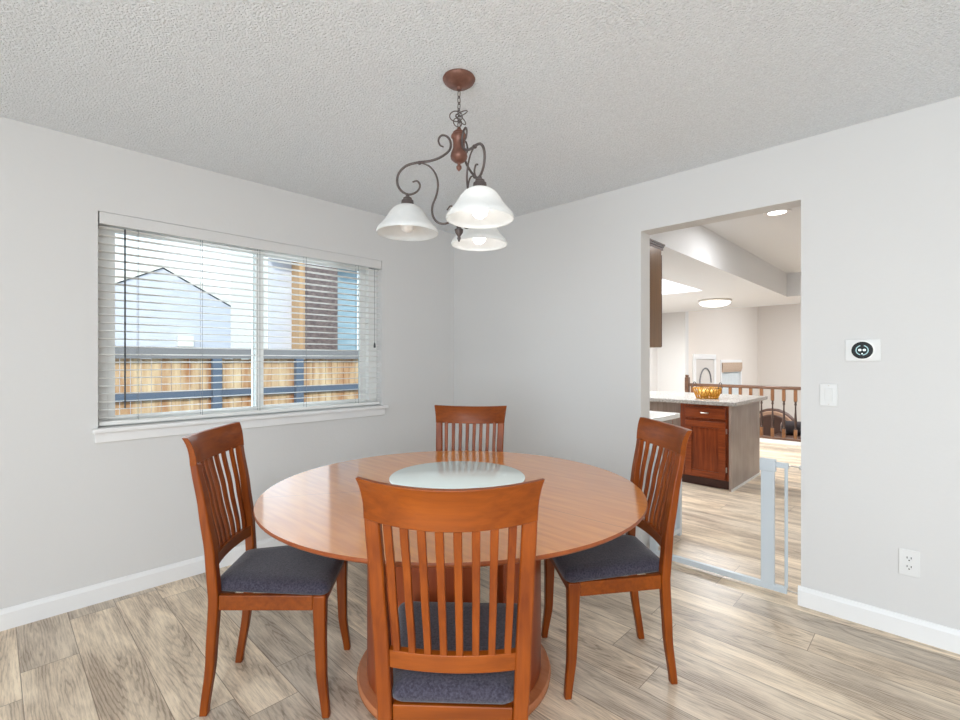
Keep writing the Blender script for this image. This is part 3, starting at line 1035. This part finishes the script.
disc_y(0.0004, 0.0415, -0.026, -0.007).build('dial', M['black'], th, bevel=0.003, smooth=40)
disc_y(0.041, 0.0435, -0.020, -0.007).build('rim', M['nickel'], th)
dsp = MB()
for k in range(32):
    if k in (7, 8, 9, 23, 24):
        continue
    a = 2 * PI * k / 32
    c, s = math.cos(a), math.sin(a)
    pr = [(0.021, -0.0022), (0.025, -0.0022), (0.025, 0.0022), (0.021, 0.0022)]
    dsp.loft([[(r * c - t_ * s, y, r * s + t_ * c) for r, t_ in pr] for y in (-0.0268, -0.0262)])
dsp.build('display_ring', M['glyph_dim'], th)
dg = MB()
for sx in (-1, 1):
    ring = [(sx * 0.0085 + 0.0062 * math.cos(2 * PI * k / 16), 0, 0.0055 * math.sin(2 * PI * k / 16) + 0.001) for k in range(16)]
    dg.loft([[(x, y, z) for x, _, z in ring] for y in (-0.0268, -0.0262)])
ring = [(0.003 * math.cos(2 * PI * k / 12), 0, 0.003 * math.sin(2 * PI * k / 12) - 0.017) for k in range(12)]
dg.loft([[(x, y, z) for x, _, z in ring] for y in (-0.0268, -0.0262)])
dg.build('display_digits', M['glyph'], th)

sw = thing('light_switch', 'white light switch plate below the thermostat by the doorway', 'light switch', (2.797, -0.0005, 1.107))
bx(-0.037, 0.037, -0.008, 0, -0.057, 0.057).build('plate', M['plastic'], sw, bevel=0.003)
rk = MB()
rk.loft([[(x, y, z) for y, z in ((-0.008, -0.033), (-0.0105, -0.033), (-0.015, 0.033), (-0.008, 0.033))] for x in (-0.0165, 0.0165)])
rk.build('rocker', M['plastic'], sw, bevel=0.001)
for z in (-0.047, 0.047):
    sc_ = MB()
    sc_.loft([[(0.003 * math.cos(2 * PI * k / 10), y, z + 0.003 * math.sin(2 * PI * k / 10)) for k in range(10)] for y in (-0.009, -0.008)])
    sc_.build('screw', M['nickel'], sw)

ot = thing('wall_outlet', 'white double wall outlet above the baseboard right of the doorway', 'outlet', (3.099, -0.0005, 0.347))
bx(-0.037, 0.037, -0.006, 0, -0.060, 0.060).build('plate', M['plastic'], ot, bevel=0.003)
for z in (-0.020, 0.020):
    rc = MB()
    ring = []
    for k in range(24):
        a = 2 * PI * k / 24
        ring.append((0.0165 * math.cos(a), max(-0.0125, min(0.0125, 0.0165 * math.sin(a)))))
    rc.loft([[(x, y, z + zz) for x, zz in ring] for y in (-0.0085, -0.006)])
    ro = rc.build('socket', M['plastic'], ot)
    so = MB()
    so.box(-0.0085, -0.0055, -0.0089, -0.0084, z + 0.000, z + 0.009).box(0.0055, 0.0085, -0.0089, -0.0084, z + 0.000, z + 0.009).box(-0.0025, 0.0025, -0.0089, -0.0084, z - 0.0095, z - 0.0045)
    so.build('slots', M['slot'], ro)

# ------------------------------------------------------------------ safety gate in the doorway
gt = thing('safety_gate', 'grey metal child safety gate standing open in the kitchen doorway', 'gate', (0, 0.06, 0))
bx(1.835, 2.605, -0.013, 0.013, 0.012, 0.046).build('bottom_bar', M['gate'], gt, bevel=0.003)
bx(2.480, 2.545, -0.014, 0.014, 0.046, 0.690).build('latch_post', M['gate'], gt, bevel=0.003)
bx(2.474, 2.552, -0.019, 0.019, 0.665, 0.735).build('latch_head', M['gate'], gt, bevel=0.006)
tb_ = MB()
tb_.tube([(2.600, 0, 0.046), (2.600, 0, 0.71)], 0.0085, 12)
tb_.build('side_tube', M['gate'], gt, smooth=50)
bx(2.552, 2.612, -0.012, 0.012, 0.693, 0.722).build('top_link', M['gate'], gt, bevel=0.003)
bx(1.835, 1.885, -0.014, 0.014, 0.046, 0.735).build('hinge_post', M['gate'], gt, bevel=0.003)
for z in (0.030, 0.708):
    q = MB().tube([(2.606, 0, z), (2.662, 0, z)], 0.004, 8)
    q.build('spindle', M['nickel'], gt, smooth=50)
    MB().tube([(2.660, 0, z), (2.677, 0, z)], lambda t: 0.010 + 0.008 * t, 14).build('wall_cup', M['plastic'], gt, smooth=50)
    MB().tube([(1.800, 0, z), (1.836, 0, z)], lambda t: 0.018 - 0.010 * t, 14).build('wall_cup', M['plastic'], gt, smooth=50)
gd = MB()
gx = 1.858
gd.box(gx - 0.012, gx + 0.012, 0.02, 0.42, 0.055, 0.085).box(gx - 0.012, gx + 0.012, 0.02, 0.42, 0.69, 0.72)
gd.box(gx - 0.014, gx + 0.014, 0.400, 0.435, 0.030, 0.73)
for k in range(6):
    y = 0.06 + 0.058 * k
    gd.tube([(gx, y, 0.08), (gx, y, 0.70)], 0.007, 8)
gd.build('gate_door', M['gate'], gt, smooth=35)

# ------------------------------------------------------------------ kitchen
uc = thing('wall_cabinet', 'brown wall cabinet beside the doorway under the kitchen soffit', 'cabinet', (0, T + 0.001, 0))
bx(0.85, 1.745, 0, 0.312, 1.375, 2.085).build('body', M['cab_brown'], uc, bevel=0.002)
for a, b_ in ((0.855, 1.295), (1.300, 1.742)):
    do = bx(a, b_, 0.313, 0.332, 1.38, 2.05).build('door', M['oak_dark'], uc, bevel=0.003)
    MB().tube([(b_ - 0.04, 0.345, 1.42), (b_ - 0.04, 0.345, 1.52)], 0.005, 8).build('handle', M['nickel'], do)
cm = MB()
for k, (e, za, zb_) in enumerate(((0.006, 2.085, 2.100), (0.014, 2.103, 2.115), (0.024, 2.118, 2.129))):
    cm.box(0.85, 1.745 + e * 0.4, 0, 0.332 + e, za, zb_)
cm.build('crown_moulding', M['oak_dark'], uc)

bc = thing('base_cabinet', 'low kitchen cabinet behind the wall with a white countertop', 'cabinet', (0, T + 0.001, 0))
bx(0.85, 1.715, 0, 0.58, 0.0, 0.832).build('body', M['greywood'], bc, bevel=0.002)
for a, b_ in ((0.855, 1.28), (1.285, 1.712)):
    do = bx(a, b_, 0.581, 0.60, 0.11, 0.64).build('door', M['oak_red'], bc, bevel=0.003)
    dr = bx(a, b_, 0.581, 0.60, 0.66, 0.82).build('drawer', M['oak_red_x'], bc, bevel=0.003)
bx(0.85, 1.745, 0, 0.655, 0.833, 0.870).build('countertop', M['counter_white'], bc, bevel=0.004)

pn = thing('kitchen_peninsula', 'red-brown oak kitchen peninsula with a grey side panel and stone top', 'cabinet', (0, 0, 0))
bx(1.245, 1.722, 2.085, 2.98, 0.09, 0.832).build('body', M['oak_red'], pn)
bx(1.245, 1.722, 2.12, 2.98, 0.0, 0.09).build('toe_kick', M['oak_dark'], pn)
bx(1.723, 1.745, 2.055, 3.06, 0.0, 0.832).build('side_panel', M['greywood'], pn)
bx(1.745, 1.753, 2.055, 3.06, 0.0, 0.022).build('shoe_moulding', M['trim'], pn)
bx(-0.2, 1.244, 2.30, 2.98, 0.0, 0.832).build('back_panel', M['greywood'], pn)
dr = MB().box(1.300, 1.690, 2.062, 2.084, 0.695, 0.805)
dro = dr.build('drawer', M['oak_red_x'], pn, bevel=0.006)
MB().tube(spline([(1.46, 2.061, 0.750), (1.465, 2.04, 0.750), (1.495, 2.036, 0.750), (1.525, 2.04, 0.750), (1.53, 2.061, 0.750)], 5), 0.006, 8).build('handle', M['nickel'], dro, smooth=60)
do = MB()
do.box(1.300, 1.365, 2.062, 2.084, 0.10, 0.665).box(1.625, 1.690, 2.062, 2.084, 0.10, 0.665).box(1.365, 1.625, 2.062, 2.084, 0.10, 0.165).box(1.365, 1.625, 2.062, 2.084, 0.60, 0.665)
doo = do.build('door', M['oak_red_x'], pn, bevel=0.005)
bx(1.366, 1.624, 2.072, 2.083, 0.166, 0.599).build('door_inset', M['oak_red'], doo)
for z in (0.2, 0.58):
    bx(1.691, 1.699, 2.068, 2.083, z - 0.025, z + 0.025).build('hinge', M['nickel'], doo)
bx(-0.2, 1.79, 2.035, 3.22, 0.833, 0.873).build('countertop', M['granite'], pn, bevel=0.006)

# basket
bk = thing('wire_basket', 'golden woven wire basket with two loop handles on the stone counter', 'basket', (1.405, 2.40, 0.8735))
wv = MB()
prof = [(0.105, 0.004), (0.118, 0.038), (0.130, 0.076), (0.140, 0.112)]
for r_, z in prof:
    wv.tube([(r_ * math.cos(2 * PI * k / 36), r_ * math.sin(2 * PI * k / 36), z) for k in range(36)], 0.004 if z > 0.08 or z < 0.01 else 0.0025, 6, closed=True)
for k in range(44):
    a = 2 * PI * k / 44
    sg = 1 if k % 2 else -1
    wv.tube([(r_ * math.cos(a + 0.10 * sg * i), r_ * math.sin(a + 0.10 * sg * i), z) for i, (r_, z) in enumerate(prof)], 0.0045, 5)
wv.lathe([(0.0, 0.0), (0.104, 0.0), (0.104, 0.004), (0.0, 0.004)], n=30)
wv.build('wire_body', M['gold'], bk, smooth=60)
for a in (R(80), R(0), R(180), R(260))[1:3]:
    ca, sa = math.cos(a), math.sin(a)
    pts = []
    for k in range(15):
        q = PI * k / 14
        l = 0.062 * math.cos(q)
        pts.append((0.132 * ca - l * sa, 0.132 * sa + l * ca, 0.108 + 0.062 * math.sin(q)))
    MB().tube(pts, 0.0045, 8).build('handle', M['iron'], bk, smooth=60)
for i, (ax, ay, az_, rr) in enumerate(((0.050, 0.02, 0.057, 0.049), (-0.050, 0.03, 0.057, 0.049), (0.0, -0.056, 0.057, 0.049))):
    t = MB().sphere((0, 0, 0), rr, 10, 0.95).build('wrapped_packet', M['straw'], smooth=60)
    t.location = (1.405 + ax, 2.40 + ay, 0.8735 + az_)
    tag(t, 'golden wrapped packet among others in the wire basket', 'packet', 'golden packets in the wire basket')

# railing
rl = thing('stair_railing', 'dark wood railing with turned balusters at the kitchen edge', 'railing', (0, 5.52, 0.055))
bx(0.06, 3.2, -0.035, 0.035, 0.775, 0.825).build('handrail', M['rail'], rl, bevel=0.012)
bx(0.06, 3.2, -0.045, 0.045, 0.0, 0.035).build('bottom_rail', M['rail'], rl, bevel=0.006)
hp = MB()
hp.box(0.001, 0.06, -0.05, 0.05, 0.62, 0.93).box(0.001, 0.05, -0.03, 0.03, 0.93, 0.97).box(0.001, 0.05, -0.03, 0.03, 0.58, 0.62)
hp.build('wall_newel', M['rail'], rl, bevel=0.01)
x = 0.114
while x < 3.2:
    bpf = [(0.020, 0.035), (0.020, 0.04)]
    b_ = MB()
    b_.box(x - 0.021, x + 0.021, -0.021, 0.021, 0.034, 0.17)
    b_.box(x - 0.021, x + 0.021, -0.021, 0.021, 0.60, 0.776)
    b_.cur = 1
    b_.lathe([(0.014, 0.168), (0.019, 0.185), (0.012, 0.20), (0.020, 0.24), (0.021, 0.29), (0.015, 0.38), (0.011, 0.47), (0.010, 0.53), (0.018, 0.555), (0.012, 0.575), (0.019, 0.60)], x, 0, 14)
    b_.build('baluster', [M['balus'], M['balus_backlit']], rl, smooth=35)
    x += 0.1517

# lamps
rc = thing('recessed_light', 'small round recessed ceiling light over the kitchen', 'ceiling light', (2.287, 1.319, 2.4395))
disc = MB().lathe([(0.065, 0.0), (0.095, 0.0), (0.093, -0.008), (0.065, -0.006)], n=32, closed=True)
disc.build('trim_ring', M['trim'], rc, smooth=40)
MB().lathe([(0.0, -0.001), (0.064, -0.001), (0.064, -0.004), (0.0, -0.004)], n=32).build('lens', M['lamp_glass'], rc)
dm = thing('dome_light', 'round flush dome ceiling light with a grey ring beyond the kitchen', 'ceiling light', (0.92, 4.15, 2.1295))
MB().lathe([(0.0, 0), (0.215, 0), (0.218, -0.02), (0.205, -0.03), (0.0, -0.03)], n=48).build('ring', M['nickel'], dm, smooth=40)
MB().lathe([(0.0, -0.031), (0.200, -0.031), (0.192, -0.055), (0.15, -0.078), (0.08, -0.090), (0.0, -0.093)], n=48).build('glass_dome', M['lamp_glass'], dm, smooth=60)
ty = thing('ceiling_tray_light', 'bright white luminous tray in the dropped kitchen ceiling', 'ceiling light', (0.41, 2.04, H + 0.015))
bx(-0.69, 0.69, -1.02, 1.02, -0.012, 0.0).build('diffuser', M['tray_glow'], ty)

# leather armchair and cushions beyond the railing
ar = thing('leather_armchair', 'brown leather armchair with rounded tan-edged back beyond the railing', 'armchair', (0.97, 7.25, LZ), R(8))


def roundslab(x0, x1, y, half, z0, z1, n=12):
    ring = [(y - half, z0)]
    for k in range(n + 1):
        a = PI - PI * k / n
        ring.append((y + half * math.cos(a), z1 - half + half * math.sin(a)))
    ring.append((y + half, z0))
    return MB().loft([[(x, yy, zz) for yy, zz in ring] for x in (x0, x1)])


def backslab(y0, y1, x, half, z0, z1, n=14):
    ring = [(x - half, z0)]
    for k in range(n + 1):
        a = PI - PI * k / n
        ring.append((x + half * math.cos(a), z1 - half + half * math.sin(a)))
    ring.append((x + half, z0))
    return MB().loft([[(xx, yy, zz) for xx, zz in ring] for yy in (y0, y1)])


backslab(-0.34, -0.16, 0.0, 0.40, 0.25, 1.10).build('back', M['leather'], ar, bevel=0.05, smooth=40, seg=4)
backslab(-0.37, -0.335, 0.0, 0.355, 0.35, 1.06).build('back_trim', M['tan'], ar, bevel=0.015, smooth=40)
backslab(-0.405, -0.365, 0.0, 0.30, 0.40, 1.00).build('back_panel', M['leather'], ar, bevel=0.02, smooth=40)
for s in (-1, 1):
    roundslab(-0.11 + s * 0.44, 0.11 + s * 0.44, 0.15, 0.38, 0.0, 0.62).build('arm', M['leather'], ar, bevel=0.03, smooth=40)
bx(-0.33, 0.33, -0.16, 0.5, 0.05, 0.45).build('seat', M['leather'], ar, bevel=0.05, seg=4)
tb2 = thing('bolster_cushion', 'dark rolled cushion with a pale end on the sofa beyond the railing', 'cushion', (1.30, 6.42, 0.1405))
MB().tube([(-0.02, 0, 0), (0.0, 0, 0), (0.30, 0.05, 0)], lambda t: 0.115, 18).build('roll', M['darkcush'], tb2, bevel=0.02, smooth=40)
MB().tube([(-0.045, -0.003, 0), (-0.021, 0, 0)], lambda t: 0.07 + 0.035 * t, 18).build('end_cap', M['palecush'], tb2, smooth=40)
of = thing('leather_sofa', 'dark brown leather sofa low behind the railing', 'sofa', (1.75, 6.45, LZ))
bx(-0.60, 0.9, -0.28, 0.16, 0.0, 0.725).build('seat_base', M['leather'], of, bevel=0.06, seg=4)

# ------------------------------------------------------------------ outside the window
structure(bx(-40, -0.15, -30, 40, -0.5, -0.3).build('ground', M['ground']), 'pale ground outside the window', 'ground')

fn = thing('wooden_fence', 'orange cedar picket fence with grey cap boards and dark rails outside the window', 'fence', (-3.2, 0, -0.3))
pk = MB()
y = -4.0
random.seed(3)
while y < 2.6:
    h_ = 1.60 + random.uniform(-0.01, 0.01)
    pk.box(-0.012, 0.008 + random.uniform(-0.004, 0.004), y + 0.003, y + 0.092, 0.05, h_)
    y += 0.096
pk.build('pickets', M['picket'], fn)
bx(-0.06, 0.10, -4.0, 2.6, 1.60, 1.635).build('cap_board', M['cap'], fn)
bx(0.012, 0.05, -4.0, 2.6, 1.61, 1.735).build('top_board', M['cap'], fn)
bx(0.012, 0.055, -4.0, 2.6, 1.13, 1.215).build('rail', M['railpaint'], fn)
bx(0.012, 0.055, -4.0, 2.6, 0.30, 0.40).build('rail', M['railpaint'], fn)
for y in (-3.2, -1.05, -0.02, 2.1):
    bx(0.056, 0.13, y - 0.05, y + 0.05, 0.0, 1.60).build('post', M['railpaint'], fn)

gh = thing('gable_house', 'pale lavender house with a low gable roof beyond the fence', 'house', (-8.0, -0.56, -0.3))
hwid = 1.9
wl_ = MB()
prof = [(-hwid, 0), (hwid, 0), (hwid, 2.42), (0, 3.42), (-hwid, 2.42)]
wl_.loft([[(xx, yy, zz) for yy, zz in prof] for xx in (0.0, -4.0)])
wl_.build('wall', M['siding'], gh)
for s in (-1, 1):
    rf = MB()
    pr = [(0, 3.45), (s * (hwid + 0.25), 2.318), (s * (hwid + 0.25), 2.40), (0, 3.53)]
    rf.loft([[(xx, yy, zz) for yy, zz in pr] for xx in (0.02, -4.2)])
    ro = rf.build('roof', M['roof'], gh)
    ff = MB()
    pr = [(0, 3.44), (s * (hwid + 0.25), 2.308), (s * (hwid + 0.25), 2.44), (0, 3.57)]
    ff.loft([[(xx, yy, zz) for yy, zz in pr] for xx in (0.05, 0.022)])
    ff.build('fascia', M['ext_trim'], ro)
bx(0.01, 0.12, 0.24, 0.52, 1.86, 2.08).build('utility_box', M['ext_trim'], gh)

rh = thing('tall_house', 'blue-grey sided house with a dark brick chimney beyond the fence', 'house', (-5.0, 0.32, -0.3))
bx(-1.7, 0.0, 0.0, 1.72, 0, 4.6).build('wall', M['siding_blue'], rh)
bx(-1.75, 0.001, -0.02, -0.001, 0, 4.6).build('side_wall', M['ext_trim'], rh)
bx(0.001, 0.30, 0.50, 1.13, 0, 4.9).build('chimney', M['stone'], rh)
bx(0.001, 0.32, 0.40, 0.499, 0, 4.59).build('corner_board_or_lit_edge', M['ext_lit_edge'], rh)  # tan strip paints in the orange sunlit edge beside the chimney
bx(0.001, 0.03, 1.131, 1.21, 0, 4.59).build('corner_board_or_lit_edge', M['ext_trim'], rh)
bx(0.001, 0.02, 0.0, 0.399, 0, 4.59).build('siding_panel', M['siding'], rh)
bx(0.021, 0.36, -0.02, 0.399, 3.36, 3.46).build('eave_board', M['roof'], rh)
bx(0.001, 0.36, 1.211, 1.72, 3.36, 3.46).build('eave_board', M['roof'], rh)
bx(-2.0, 0.0, -0.25, 2.0, 4.61, 4.8).build('roof', M['roof'], rh)

tr = thing('bare_tree', 'bare branching tree at the right edge of the window view', 'tree', (-9.0, 4.75, -0.3))
random.seed(11)


def branch(m, p, d, l, r_, depth):
    pts = [p]
    q = p
    for k in range(4):
        d = (d + Vector((random.uniform(-.16, .16), random.uniform(-.16, .16), random.uniform(-.02, .14)))).normalized()
        q = q + d * (l / 4)
        pts.append(q)
    m.tube(pts, lambda t: r_ * (1 - 0.5 * t), 6)
    if depth:
        for k in range(3):
            nd = (d + Vector((random.uniform(-.8, .8), random.uniform(-.8, .8), random.uniform(-.1, .5)))).normalized()
            branch(m, pts[random.choice((2, 3, 4))], nd, l * 0.68, r_ * 0.5, depth - 1)


tm = MB()
tm.tube([(0, 0, 0), (0.03, 0.02, 0.7), (0, 0.05, 1.3)], 0.10, 8)
tm.build('trunk', M['bark'], tr, smooth=60)
bm_ = MB()
for k in range(5):
    a = 2 * PI * k / 5
    branch(bm_, Vector((0, 0.05, 1.25)), Vector((0.5 * math.cos(a), 0.5 * math.sin(a), 0.8)).normalized(), 1.5, 0.05, 3)
bm_.build('branches', M['bark'], tr, smooth=60)
